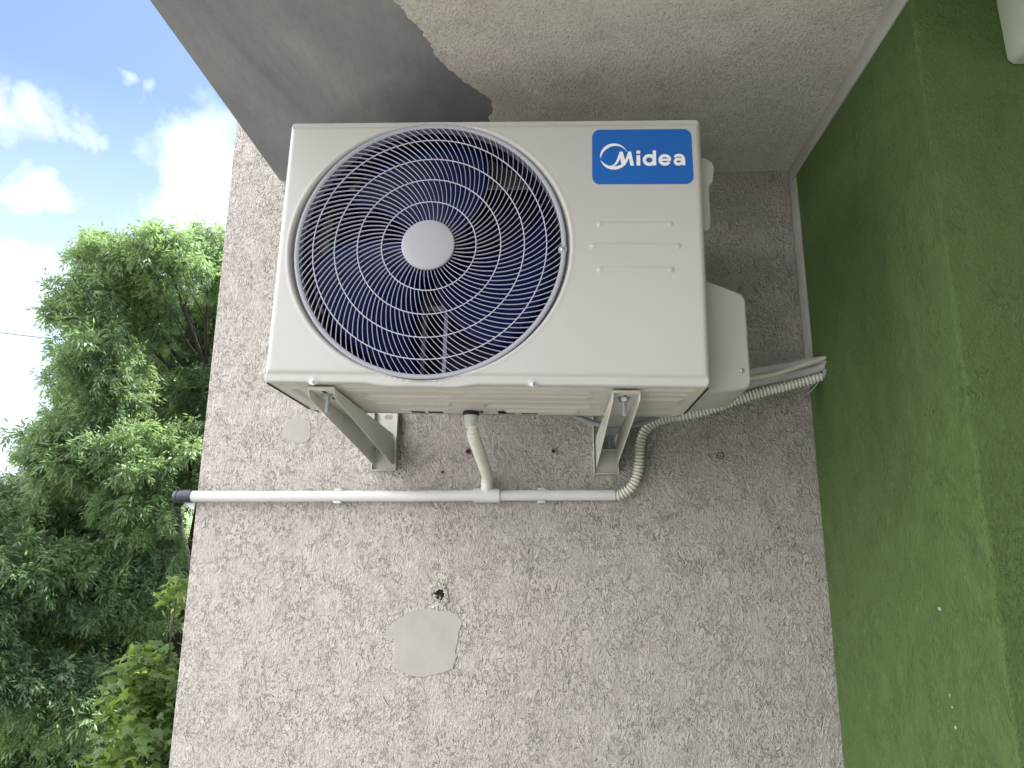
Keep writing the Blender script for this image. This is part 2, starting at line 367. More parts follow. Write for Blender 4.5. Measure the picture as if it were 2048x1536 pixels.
# ------------------------------------------------------------------ ground, hills
GZ = -7.2
g = MB(); g.add([(-900,-900,0),(900,-900,0),(900,1500,0),(-900,1500,0)], [(0,1,2,3)])
go = g.build('ground', ground_mat(), loc=(0,0,GZ)); tag(go, kind='structure')
pv = MB(); pv.box((-45,-60,0),(40,-2.7,.004)); po = pv.build('pavement', wobble('pale_paving', (.32,.31,.30), .9, .15, 1.5), loc=(0,0,GZ)); tag(po, kind='structure')
nx, ny = 80, 16; P = np.zeros((nx, ny, 3))
for i in range(nx):
    for j in range(ny):
        x = -900+i*18; t_ = j/(ny-1); P[i,j] = (x, 330+t_*300, -.2+ (math.sin(t_*PI)*(34+14*math.sin(i*.23)+6*math.sin(i*.9))))
ho = grid_obj('hills', P, np.ones((nx-1,ny-1),bool), M_far if 0 else wobble('hill_green', (.10,.15,.07), .95, .3, .02), None, 60); ho.location = (0,0,GZ); tag(ho, kind='structure')

# ------------------------------------------------------------------ stucco wall and what is in it
WL, WR, SZ = -.4015, 1.2184, .7506
wall = empty('stucco_wall', (0, 0, GZ)); tag(wall, 'beige scratched stucco wall carrying the outdoor air conditioner', 'wall')
wb = MB(); wb.box((WL,0,0),(WR+.25,4.2,GZ*-1+2.6)); wb.build('wall_surface', M_wall, wall, bevel=.004, loc=(0,0,0))
def on_wall(mb, name, m, **k):
    o = mb.build(name, m, wall, loc=(0,0,-GZ), **k); return o
def wall_patch(poly, th, name, label, m=None):
    r_ = random.Random(int(th*1e5)); q = []
    for (a, b), (c, d) in zip(poly, poly[1:]+poly[:1]):
        n_ = max(2, int(math.hypot(c-a, d-b)/.0035))
        for k in range(n_): q.append((a+(c-a)*k/n_+r_.uniform(-.0010,.0010), b+(d-b)*k/n_+r_.uniform(-.0010,.0010)))
    poly = q; th *= .45
    b = MB(); b.prism(poly, (0,0,0), (1,0,0), (0,0,1), (0,-1,0), th); o = on_wall(b, name, m or M_patch); o['label'] = label; return o
wall_patch([(.148,-.474),(.138,-.488),(.121,-.507),(.133,-.516),(.146,-.522),(.147,-.548),(.145,-.566),(.156,-.590),(.180,-.601),(.207,-.608),(.231,-.605),(.262,-.598),(.293,-.588),
            (.301,-.566),(.299,-.545),(.305,-.52),(.307,-.498),(.315,-.478),(.303,-.460),(.285,-.452),(.255,-.450),(.220,-.445),(.196,-.451),(.172,-.458)], .0035, 'filler_patch', 'smooth grey filler patch with a pointed left side, below the chipped hole')
wall_patch(blob(-.142, .012, .040, .034, 36, 5, .10), .003, 'filler_patch', 'faint smooth filler patch under the left end of the air conditioner')
def hole(cx, cz, r, rim, label, seed, rimm=M_chip, irregular=.25, name='drill_hole'):
    """a sunken pit: ragged rim standing proud, dark funnel inside"""
    n = 30; rr = random.Random(seed); rings = [(1.0,-.0005),(1.0+rim*.35,-.0028),(1+rim*.1,-.0030),(.9,-.0010)]
    b = MB(); vs = []; fs = []
    base = [1+irregular*rr.uniform(-1,1) for _ in range(n)]; base = [(base[i-1]+base[i]*2+base[(i+1)%n])/4 for i in range(n)]
    prof = [(1+rim, -.0004), (1+rim*.5, -.0036), (1, -.0030), (.82, -.0012), (.7, -.0007)]
    for k, y in prof:
        for i in range(n):
            a = 2*PI*i/n; q = r*k*base[i]*(1+.1*rr.uniform(-1,1)); vs.append((cx+q*math.cos(a), y*(1+.5*rr.uniform(-1,1)*(k>.75)), cz+q*math.sin(a)))
    for j in range(len(prof)-1):
        for i in range(n): fs.append((j*n+i, j*n+(i+1)%n, (j+1)*n+(i+1)%n, (j+1)*n+i))
    b.add(vs, fs); o = on_wall(b, name, rimm); o['label'] = label
    d = MB(); d.lathe([(r*.8, 0), (r*.74, .0006)], (cx, -.0002, cz), (0,-1,0), 20); q = d.build('hole_shadow', M_dark, o)
    return o
hole(.3222,-.0464,.0045,.6,'small rust-stained drill hole left of the short hose',2,M_brown)
hole(.5467,-.0450,.0052,.45,'small open drill hole between the short hose and right bracket',3,M_chip)
hole(.2558,-.1010,.0032,.3,'tiny pin hole just above the white pipe',4)
# big chipped hole
hb = MB(); rr = random.Random(11)
big = hole(.256,-.412,.020,.35,'large chipped hole with crumbled white rim and an anchor inside',9,M_chip,.3,'chipped_hole')
cr = MB()
for k in range(110):
    a = rr.uniform(0, 2*PI); q = rr.uniform(.013,.029); x = .256+q*math.cos(a)*.9; z = -.412+q*math.sin(a)*1.05
    s_ = rr.uniform(.0018,.0045); M3 = Matrix.Rotation(rr.uniform(0,6), 3, Vector((rr.random(),rr.random(),rr.random())).normalized())
    vs = [M3 @ Vector(c)*s_*rr.uniform(.6,1)+Vector((x,-.0025,z)) for c in ((1,0,0),(-1,0,0),(0,1,0),(0,-1,0),(0,0,1),(0,0,-1))]
    cr.add(vs, [(0,2,4),(2,1,4),(1,3,4),(3,0,4),(2,0,5),(1,2,5),(3,1,5),(0,3,5)])
for k in range(26):
    x = .256+rr.uniform(-.017,.019); z = -.440+rr.uniform(-.008,.009); s_ = rr.uniform(.002,.005)
    M3 = Matrix.Rotation(rr.uniform(0,6), 3, Vector((rr.random(),rr.random(),rr.random())).normalized())
    vs = [M3 @ Vector(c)*s_+Vector((x,-.001,z)) for c in ((1,0,0),(-1,0,0),(0,1,0),(0,-1,0),(0,0,1),(0,0,-1))]
    cr.add(vs, [(0,2,4),(2,1,4),(1,3,4),(3,0,4),(2,0,5),(1,2,5),(3,1,5),(0,3,5)])
cr.build('plaster_crumbs', M_lime, big, angle=10)
an = MB(); an.lathe([(.0090,-.002),(.0086,.001),(.0065,.0022),(.0042,.0018),(.0035,-.001)], (.252,-.001,-.418), (.15,-1,.45), 24, cap=False); an.build('anchor_sleeve', M_chip, big)
# black-ringed plug
pl = MB(); pl.lathe([(.0085,0),(.0085,.0035),(.0060,.0040),(.0060,.003)], (.9776,0,-.059), (0,-1,0), 28, cap=False); plo = on_wall(pl, 'wall_plug', M_rub); plo['label'] = 'black ringed plastic wall plug with a yellowish collar'
p2 = MB(); p2.lathe([(.0061,0),(.0061,.0042),(.0035,.0044),(.0030,.001)], (.9776,0,-.059), (0,-1,0), 28, cap=False); p2.build('plug_collar', wobble('yellowed_plastic', (.42,.38,.22), .6), plo)
p3 = MB(); p3.lathe([(.0032,0),(.003,.0011)], (.9776,0,-.059), (0,-1,0), 20); p3.build('plug_hole', M_dark, plo)

# ------------------------------------------------------------------ balcony slab (soffit)
slab = empty('balcony_slab', (0,0,SZ)); tag(slab, 'overhanging balcony slab above the unit, bare concrete on its left and beige render on its right', 'balcony')
sb = MB(); sb.prism([(-.252,.0),(-.252,-1.7),(3.6,-1.7),(3.6,-.72),(1.235,-.72),(1.235,.0)], (0,.001*-1,.0042), (1,0,0), (0,1,0), (0,0,1), .17)
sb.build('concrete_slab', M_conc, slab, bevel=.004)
bd = [(.372,-.002),(.385,-.12),(.392,-.22),(.393,-.294),(.403,-.318),(.398,-.367),(.372,-.405),(.356,-.428),(.336,-.455),(.318,-.482),(.304,-.508),(.292,-.534),(.284,-.575),(.268,-.625),(.250,-.67),(.232,-.70),(.19,-.80),(.13,-.95),(.06,-1.2),(.03,-1.68)]
rr = random.Random(3); jag = []
for a, b in zip(bd, bd[1:]):
    n = max(2, int(math.hypot(b[0]-a[0], b[1]-a[1])/.006))
    for k in range(n):
        t_ = k/n; x = a[0]+(b[0]-a[0])*t_; y = a[1]+(b[1]-a[1])*t_
        jag.append((x+.009*(noise.noise(Vector((y*26, x*9, 0))))+.005*noise.noise(Vector((y*90,1,0)))+rr.uniform(-.0012,.0012), y))
jag.append(bd[-1])
co = MB(); co.prism(jag+[(3.58,-1.68),(3.58,-.722),(1.2175,-.722),(1.2175,-.002)], (0,0,0), (1,0,0), (0,1,0), (0,0,1), .0041)
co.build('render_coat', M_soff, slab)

# ------------------------------------------------------------------ green wall
gw = empty('green_wall', (WR, 0, GZ)); tag(gw, 'green painted stucco wall with a projecting corner on the right', 'wall')
gb = MB(); gb.prism([(0,-.003),(0,-.705),(2.6,-.705),(2.6,-.003)], (0,0,0), (1,0,0), (0,1,0), (0,0,1), -GZ+2.7)
gb.build('wall_surface', M_green, gw, bevel=.006, seg=3, angle=12)
tb = MB(); tb.box((-.004,-.704,SZ-.043-GZ),(.002,-.0035,SZ-.0005-GZ)); tb.build('corner_trim', M_trim, gw, bevel=.0012)
tb = MB(); tb.box((-.004,-.053,.12-GZ),(.002,-.0035,SZ-.0455-GZ)); tb.build('corner_trim', M_trim, gw, bevel=.0012)
for (y, z, s_, seed) in ((-.536,-.401,.0030,1),(-.534,-.542,.0018,2),(-.537,-.561,.0016,3),(-.540,-.592,.0026,4)):
    c_ = MB(); c_.prism(blob(y, z-GZ, s_, s_*1.1, 14, seed, .35), (-.0012,0,0), (0,1,0), (0,0,1), (1,0,0), .0022)
    q = c_.build('paint_chip', M_patch, gw); q['label'] = 'small pale chip in the green paint'
bx = empty('wall_box', (1.47,-.706,.62)); tag(bx, 'pale green box fixed high on the green wall at the top right corner', 'box')
b_ = MB(); b_.prism([(-.102,.30),(-.097,-.052),(-.088,-.062),(.20,-.075),(.20,.30)], (0,0,0), (1,0,0), (0,0,1), (0,-1,0), .09); b_.build('housing', M_box, bx, bevel=.004)
b_ = MB(); b_.box((-.080,-.102,-.035),(.19,-.0902,.29)); b_.build('front_plate', M_box, bx, bevel=.003)

# unseen wall added behind the camera to block front light
fw = empty('shading_wall', (0,-2.5,GZ)); tag(fw, 'unseen plain beige wall added behind the camera to shade the unit and walls', 'wall')
fb = MB(); fb.box((.42,-.3,0),(3.8,0,-GZ+5.6)); fb.build('wall_surface', wobble('shading_wall_render', (.22,.21,.20), .9, .15, 3), fw, bevel=.008)
# ------------------------------------------------------------------ air conditioner
UW, UH, UD = .8314, .5502, .312
ac = empty('outdoor_unit', (0,-.6029,0), (0,.0186,0)); tag(ac, 'cream outdoor air conditioner unit with round grille, hung on two brackets', 'air conditioner')
FC = (.3005, .2762)       # fan centre (x, z)
def sstep(x): x = np.clip(x, 0, 1); return x*x*(3-2*x)
def edge_lines(a, b, step, near):
    inner = np.arange(a+near[-1]+step, b-near[-1]-step*.5, step)
    return np.concatenate([[a+n for n in near], inner, [b-n for n in near[::-1]]])
near = [0,.0006,.0013,.002,.003,.004,.0052,.0065,.008,.0095,.011,.013,.015,.017,.019,.0205,.022,.0235,.025,.027]
xs = edge_lines(0, UW, .0024, near); zs = edge_lines(0, UH, .0024, near)
X, Z = np.meshgrid(xs, zs, indexing='ij')
def stad(x0, x1, z, r):
    cx = np.clip(X, x0+r, x1-r); return r-np.hypot(X-cx, Z-z)       # >0 inside
pb = np.interp(Z, [0,.0015,.004,.008,.0145,.0175,.021,.0235,.027], [.012,.0062,.0046,.0044,.0046,.0040,.0012,.0003,0])
pt = np.interp(UH-Z, [0,.0015,.004,.012,.0145,.018,.022], [.012,.0058,.0040,.0030,.0022,.0004,0])
px_ = lambda d: np.interp(d, [0,.001,.003,.006,.009,.012], [.012,.0085,.0052,.0020,.0005,0])
Y = np.maximum.reduce([pb, pt, px_(X), px_(UW-X)])
K = np.hypot((X-FC[0])/.2765, (Z-FC[1])/.2680)
rec = .0185*sstep((1.0-K)/.030)
Y = np.where(K < 1, np.maximum(Y*.35, rec), Y)
rim_up = .0008*np.exp(-((K-1.012)/.008)**2); Y = Y-rim_up*(np.minimum(X,UW-X) > .01)
for (x0,x1,z,r) in ((.6265,.7710,.3195,.0048),(.6135,.7840,.2750,.0048),(.6265,.7700,.2270,.0052)):
    s_ = stad(x0, x1, z, r); Y = Y-.0020*sstep((s_+.0015)/.0040)
    Y = Y-.0010*sstep((.005-np.hypot(X-x1+r, Z-z))/.002)-.0010*sstep((.005-np.hypot(X-x0-r, Z-z))/.002)
for (sx, sz) in ((.0954,.0030),(.5089,.0036)):
    Y = np.where(np.hypot(X-sx, Z-sz) < .009, np.minimum(Y, .0035), Y)
zb = -.0062*sstep((X-.185)/.055)*sstep((.415-X)/.055)
Z2 = Z+zb*sstep((.024-Z)/.024)
for (sx, w_) in ((.0954,.012),(.5089,.012)): Z2 = Z2-.0028*np.exp(-((X-sx)/w_)**2*2)*sstep((.012-Z)/.012)
cr_ = .010; X2 = X.copy()                                       # round the four corners
for cx, cz, mx_, mz in ((cr_,cr_,-1,-1),(UW-cr_,cr_,1,-1),(cr_,UH-cr_,-1,1),(UW-cr_,UH-cr_,1,1)):
    dx = (X-cx)*mx_; dz = (Z-cz)*mz; k = (dx > 0) & (dz > 0)
    m_ = np.maximum(dx, dz); h_ = np.hypot(dx, dz)+1e-9
    X2 = np.where(k, cx+mx_*dx*m_/h_, X2); Z2 = np.where(k, cz+mz*dz*m_/h_+(Z2-Z), Z2)
rad = np.hypot(X-FC[0], Z-FC[1])
rq = rad[:-1,:-1]; keep = rq > .2595
grid_obj('front_panel', np.stack([X2, Y, Z2], -1), keep, M_paint, ac, 70)
# casing: rounded sleeve of top and sides
def rrect(d, n=6, r=.010):
    o = []
    for cx, cz, a0 in ((d+r,d+r,PI),(UW-d-r,d+r,1.5*PI),(UW-d-r,UH-d-r,0),(d+r,UH-d-r,.5*PI)):
        for k in range(n+1): a = a0+k*(PI/2)/n; o.append((cx+r*math.cos(a), cz+r*math.sin(a)))
    return o
cs = MB(); vs = []; 
for d_, y in ((.0012,.0115),(.0012,.30),(.004,.308)):
    vs += [(a, y, b) for a, b in rrect(d_)]
n = len(rrect(0)); fs = [(j*n+i, j*n+(i+1)%n, (j+1)*n+(i+1)%n, (j+1)*n+i) for j in range(2) for i in range(n) if not (i >= n-1 and 0) and not (6 < i < 7)]
fs = [f for f in fs if not all(vs[i][2] < .004 for i in f)]
cs.add(vs, fs); cs.build('casing', M_side, ac)
# base pan seen from below
bxs = np.linspace(.004, UW-.004, 190); bys = np.linspace(.0125, .306, 90)
BX, BY = np.meshgrid(bxs, bys, indexing='ij'); BZ = np.full_like(BX, .0022)
def rib(x0, x1, y0, y1, h, soft=.004):
    global BZ
    m_ = sstep((BX-x0)/soft)*sstep((x1-BX)/soft)*sstep((BY-y0)/soft)*sstep((y1-BY)/soft); BZ = BZ+h*m_
rib(.02,.81,.028,.050,.005); rib(.14,.62,.062,.078,-.003); rib(.66,.80,.062,.085,.004); rib(.03,.08,.07,.26,.005)
rib(.16,.34,.100,.135,.005); rib(.37,.62,.100,.130,-.003); rib(.155,.64,.150,.160,.004); rib(.17,.33,.180,.215,-.0035)
rib(.40,.62,.185,.225,.005); rib(.68,.80,.11,.17,-.003); rib(.70,.81,.20,.27,.005); rib(.16,.60,.285,.292,.004); rib(.44,.60,.245,.275,-.0035); rib(.21,.32,.24,.275,-.003)
rib(.10,.13,.03,.29,-.001,.008); rib(.655,.71,.03,.29,-.001,.008)
cc = (BX < .03+(BY-.27)*.0) 
for sgn in (0, 1):                                             # chamfered back corners
    dx = BX if sgn == 0 else UW-BX; lim_ = .004+np.clip(BY-.262, 0, 1)**1.6*5.5
    shift = np.where(dx < lim_, lim_-dx, 0); BX = BX+(shift if sgn == 0 else -shift)
BZ = BZ+np.clip(BY-.300, 0, 1)*0
bo = grid_obj('base_pan', np.stack([BX,BY,BZ],-1), np.ones((189,89),bool), M_base, ac, 50, flip=True)
bs = MB()
for (x0,x1,y) in ((.425,.462,.272),(.475,.512,.272),(.425,.462,.262),(.475,.512,.262),(.232,.262,.262),(.27,.302,.262),(.232,.262,.272),(.27,.302,.272),(.385,.392,.262)):
    bs = MB(); bs.box((x0,y,-.0018),(x1,y+.0022,-.0006+.004)); bs.build('drain_slot', M_dark, bo)
for x0 in (.0012, UW-.0047):
    q_ = MB(); q_.box((x0,.016,.0004),(x0+.0035,.262,.0030)); q_.build('side_seam', M_dark, bo)
bf = MB()
for x0 in (.072,.654):
    for y0 in (.034,.24): bf = MB(); bf.box((x0,y0,-.004),(x0+.055,y0+.028,.001)); bf.build('mounting_foot', M_base, ac, bevel=.003)
# screws on the lip and on the grille rim
def screw(o, ax, parent, r=.0048):
    s_ = MB(); s_.lathe([(r*1.25,0),(r*1.25,.0007),(r,.0008),(r*.95,.0020),(r*.7,.0027),(r*.3,.0029)], o, ax, 22)
    q = s_.build('screw', M_zinc, parent)
    a = Vector(ax).normalized(); u = a.orthogonal().normalized().lerp(a.cross(a.orthogonal()).normalized(), .3).normalized(); v = a.cross(u)
    c_ = MB(); oo = Vector(o)+a*.00295
    for p, w in ((u, v), (v, u)):
        c_.add([oo+p*r*.55+w*r*.1, oo-p*r*.55+w*r*.1, oo-p*r*.55-w*r*.1, oo+p*r*.55-w*r*.1], [(0,1,2,3)]); oo = oo+a*.00004
    c_.build('screw_slot', M_dark, q); return q
screw((.0954,.0032,.0015), (0,-1,-.05), ac); screw((.5089,.0032,.0020), (0,-1,-.05), ac)
# grille
gr = empty('grille', (0,.004,0), parent=ac)
def circ(cx, cz, r, y, n): return [(cx+r*math.cos(2*PI*i/n), y, cz+r*math.sin(2*PI*i/n)) for i in range(n)]
rimp = [(.2665,.0085),(.2668,.0005),(.2655,-.0010),(.2635,-.0016),(.2595,-.0008),(.2575,.0010),(.2572,.012),(.2572,.020),(.2600,.020),(.2665,.0085)]
rb = MB(); rb.lathe([(r, -y) for r, y in rimp], (FC[0],0,FC[1]), (0,-1,0), 128, cap=False); rb.build('rim', M_grey, gr, angle=40)
rings_r = [.052,.0925,.1405,.1860,.2290,.2575]
yd = lambda r: -.0030*(1-(r/.2575)**2)-.0005
gm = MB()
for r in rings_r[1:5]:
    pts = circ(FC[0], FC[1], r, yd(r)-.0004, 140); gm.tube(pts, .00115, 6, closed=True)
    gm.v[-140*6:] = gm.v[-140*6:]
gm.build('grille_ring', M_wire, gr)
fm = MB(); cnt = [52,78,98,108,114]
def dth(r): return (.10+.92*((r-.052)/.2055))/r
th = 0
for zi in range(5):
    r0, r1 = rings_r[zi], rings_r[zi+1]; ns = 6; rs = [r0+(r1-r0)*k/ns for k in range(ns+1)]
    tt = [0]
    for a, b in zip(rs, rs[1:]): tt.append(tt[-1]+dth((a+b)/2)*(b-a))
    for j in range(cnt[zi]):
        t0 = 2*PI*(j+.37*zi)/cnt[zi]; vs = []; 
        for r, t_ in zip(rs, tt):
            a = t0+t_; al = math.atan(r*dth(r)); ca, sa = math.cos(a), math.sin(a)
            nxv, nzv = -math.sin(a+al), math.cos(a+al)            # across the spoke
            cx, cz = FC[0]+r*ca, FC[1]+r*sa; w = .00038; y0 = yd(r)
            for sgn, yy in ((-1,y0),(1,y0),(1.0,y0+.0045),(-1.0,y0+.0045)): vs.append((cx+nxv*w*sgn, yy, cz+nzv*w*sgn))
        fs = [(k*4+i, k*4+(i+1)%4, k*4+4+(i+1)%4, k*4+4+i) for k in range(ns) for i in range(4)]
        fm.add(vs, fs)
fmo = fm.build('grille_spokes', M_wire, gr, angle=30)
hb = MB(); hb.lathe([(.0500,.004),(.0520,-.002),(.0522,-.0045),(.0510,-.0062),(.0490,-.0068),(.030,-.0076),(.010,-.0080),(.001,-.0080)][::-1] and [(.0500,-.004),(.0520,.002),(.0522,.0045),(.0510,.0062),(.0490,.0068),(.030,.0074),(.010,.0076),(.001,.0076)], (FC[0]-.001,-.001,FC[1]+.0005), (0,-1,0), 72)
hb.build('hub_cap', M_hub, gr, angle=50)
screw((.5605,-.0008,.2700), (0,-1,0), gr, .0042)
ln = MB(); ln.lathe([(.0085,-.008),(.0085,.0005),(.0070,.0012)], (.5605,0,.2700), (0,-1,0), 24); ln.build('screw_boss', M_grey, gr)
# inside: shroud, fan, motor stand, coil
sh = MB(); sh.lathe([(.2635,-.0100),(.2590,-.020),(.2560,-.045),(.2560,-.085),(.2640,-.10)], (FC[0],0,FC[1]), (0,-1,0), 96, cap=False); sh.build('fan_shroud', M_navy, ac, angle=60)
fan = empty('fan', (FC[0],.075,FC[1]), (0,R(80),0), parent=ac)
fh = MB(); fh.lathe([(.050,-.045),(.052,.020),(.048,.028),(.020,.033)], (0,0,0), (0,-1,0), 40); fh.build('fan_hub', M_blade, fan)
for k in range(3):
    nr, na = 14, 18; P = np.zeros((nr, na, 3)); a0 = k*2*PI/3
    for i in range(nr):
        r = .045+(.243-.045)*i/(nr-1); tr_ = i/(nr-1)
        for j in range(na):
            u_ = j/(na-1); a = a0+u_*R(92)*(1-.12*tr_)+R(26)*tr_**1.6
            y = -.032+.062*u_*(1-.25*tr_)-.010*math.sin(PI*u_)
            rr_ = r*(1-.05*math.sin(PI*(u_-.1))*tr_*(u_ < .12)); P[i,j] = (rr_*math.cos(a), y, rr_*math.sin(a))
    o = grid_obj('fan_blade', P, np.ones((nr-1,na-1),bool), M_blade, fan, 60)
    md = o.modifiers.new('thick', 'SOLIDIFY'); md.thickness = .003
cb = MB(); cb.box((.018,.262,.016),(.60,.284,.535)); cb.build('heat_exchanger', M_coil, ac)
ct = MB()
for k in range(10):
    z = .045+k*.05; ct.tube(smooth_path([(.030,.262,z),(.022,.245,z+.004),(.020,.240,z+.0125),(.022,.245,z+.021),(.030,.262,z+.025)], 4), .0042, 8)
ct.build('copper_bends', M_copper, ac)
ms = MB()
for x in (.272,.318): ms.box((x-.004,.150,.012),(x+.004,.168,.53))
for z in (.20,.345): ms.box((.266,.152,z-.006),(.324,.162,z+.006))
ms.build('motor_stand', wobble('galvanised', (.20,.21,.26), .4, .1, 20, metal=.6), ac)
mo = MB(); mo.lathe([(.048,0),(.050,.01),(.050,.06),(.030,.07)], (FC[0],.165,FC[1]), (0,-1,0), 32); mo.build('fan_motor', M_navy, ac, angle=40)
pt_ = MB(); pt_.box((.605,.02,.01),(.608,.285,.54)); pt_.build('partition_plate', M_navy, ac)
# badge
def bl(u, v): return (.6166+(u-300)/1355*.1950, .5243-(v-205)/745*.1196)
def arc(cx, cy, rx, ry, a0, a1, n=28): return [(cx+rx*math.cos(R(a0+(a1-a0)*i/n)), cy-ry*math.sin(R(a0+(a1-a0)*i/n))) for i in range(n+1)]
def poly_mb(mb, poly, y, th=.0004): mb.prism([bl(*p) for p in poly], (0,y,0), (1,0,0), (0,0,1), (0,-1,0), th)
bp_ = []
r_ = 105
for cx, cy, a0 in ((1550,310,0),(405,310,90),(405,845,180),(1560,845,270)): bp_ += arc(cx, cy, r_, r_, a0, a0+90, 8)
bb = MB(); poly_mb(bb, bp_, .0004, .0010); badge = bb.build('badge', M_blue, ac); badge['label'] = 'blue rectangular badge with rounded corners and white lettering'
lt = MB(); YL = -.00062; GI = [0]
def glyph(poly, y): poly_mb(lt, poly, YL-GI[0]*.00003)
def crescent(cx, cy, rx, ry, a0, a1, wmax, pk=.5, n=40):
    GI[0] += 1; o1 = []; o2 = []
    for i in range(n+1):
        t_ = i/n; a = R(a0+(a1-a0)*t_); w = wmax*(math.sin(PI*min(1, t_**(math.log(.5)/math.log(pk)))))**.8+2
        o1.append((cx+rx*math.cos(a), cy-ry*math.sin(a))); o2.append((cx+(rx-w)*math.cos(a), cy-(ry-w)*math.sin(a)))
    for i in range(n):
        glyph([o1[i], o1[i+1], o2[i+1], o2[i]], YL)
crescent(598, 577, 190, 178, 20, 188, 38, .62); crescent(598, 577, 190, 178, 197, 352, 42, .5)
def stroke(pts, w):
    """pts with per-point width -> ribbon of quads"""
    GI[0] += 1; n = len(pts); ws = w if isinstance(w, list) else [w]*n; A = []; B = []
    for i in range(n):
        a = pts[max(i-1,0)]; b = pts[min(i+1,n-1)]; dx, dy = b[0]-a[0], b[1]-a[1]; l = math.hypot(dx,dy); nx_, ny_ = -dy/l, dx/l
        A.append((pts[i][0]+nx_*ws[i]/2, pts[i][1]+ny_*ws[i]/2)); B.append((pts[i][0]-nx_*ws[i]/2, pts[i][1]-ny_*ws[i]/2))
    for i in range(n-1): glyph([A[i], A[i+1], B[i+1], B[i]], YL)
stroke([(535,712),(570,706),(605,690),(632,662),(652,628),(668,585),(690,530)], [2,12,22,30,34,36,30])
GI[0] += 1; glyph([(668,512),(716,512),(752,640),(742,700),(700,700)], YL)
GI[0] += 1; glyph([(716,702),(742,600),(745,640)], YL-.0001)
stroke([(728,690),(750,660),(768,628),(785,588),(800,540)], [40,34,34,36,34])
GI[0] += 1; glyph([(786,512),(830,512),(868,702),(818,702)], YL)
GI[0] += 1; glyph([(903,562),(953,562),(953,702),(903,702)], YL); GI[0] += 1; glyph([(903,500),(955,500),(955,540),(903,540)], YL)
stroke(arc(1075,628,66,58,0,360,40), 44); GI[0] += 1; glyph([(1124,500),(1168,500),(1168,702),(1124,702)], YL-.0001)
stroke(arc(1286,628,66,58,-28,-355,40), 40); GI[0] += 1; glyph([(1240,612),(1368,612),(1368,642),(1240,642)], YL-.0001)
stroke(arc(1470,652,48,34,0,360,30), 38); stroke([(1415,592),(1440,572),(1475,564),(1508,572),(1532,595),(1538,630),(1538,702)], [26,36,40,40,42,42,42])
lt.build('lettering', M_white, badge)
# side details
vc = MB(); prof = [(0,.010),(.100,.024),(.107,.034),(.104,.208),(.097,.222),(0,.262)]
vc.prism([(a-.004, b) for a, b in prof], (UW,.110,0), (1,0,0), (0,0,1), (0,1,0), .185); vc.build('valve_cover', M_side, ac, bevel=.008, seg=4, angle=14)
hd = MB(); hd.prism([(-.004,.500),(.018,.497),(.034,.487),(.037,.475),(.033,.444),(.025,.434),(.0245,.342),(.018,.336),(-.004,.334)], (UW,.06,0), (1,0,0), (0,0,1), (0,1,0), .11); hd.build('carry_handle', M_side, ac, bevel=.005, seg=4, angle=14)
screw((UW+.085,.1095,.060), (0,-1,0), ac, .0040)
# drain elbow under the base
de = MB(); de.lathe([(.0165,.004),(.0185,-.001),(.0185,-.006),(.016,-.007)], (.364,.273,0), (0,0,1), 28); dn = de.build('drain_elbow', M_rub, ac)
de = MB(); de.lathe([(.0160,-.006),(.0158,-.012),(.0142,-.020),(.0130,-.034),(.0100,-.036)], (.364,.273,0), (0,0,1), 28); de.build('elbow_pipe', wobble('grey_drain', (.45,.48,.48), .45), dn)

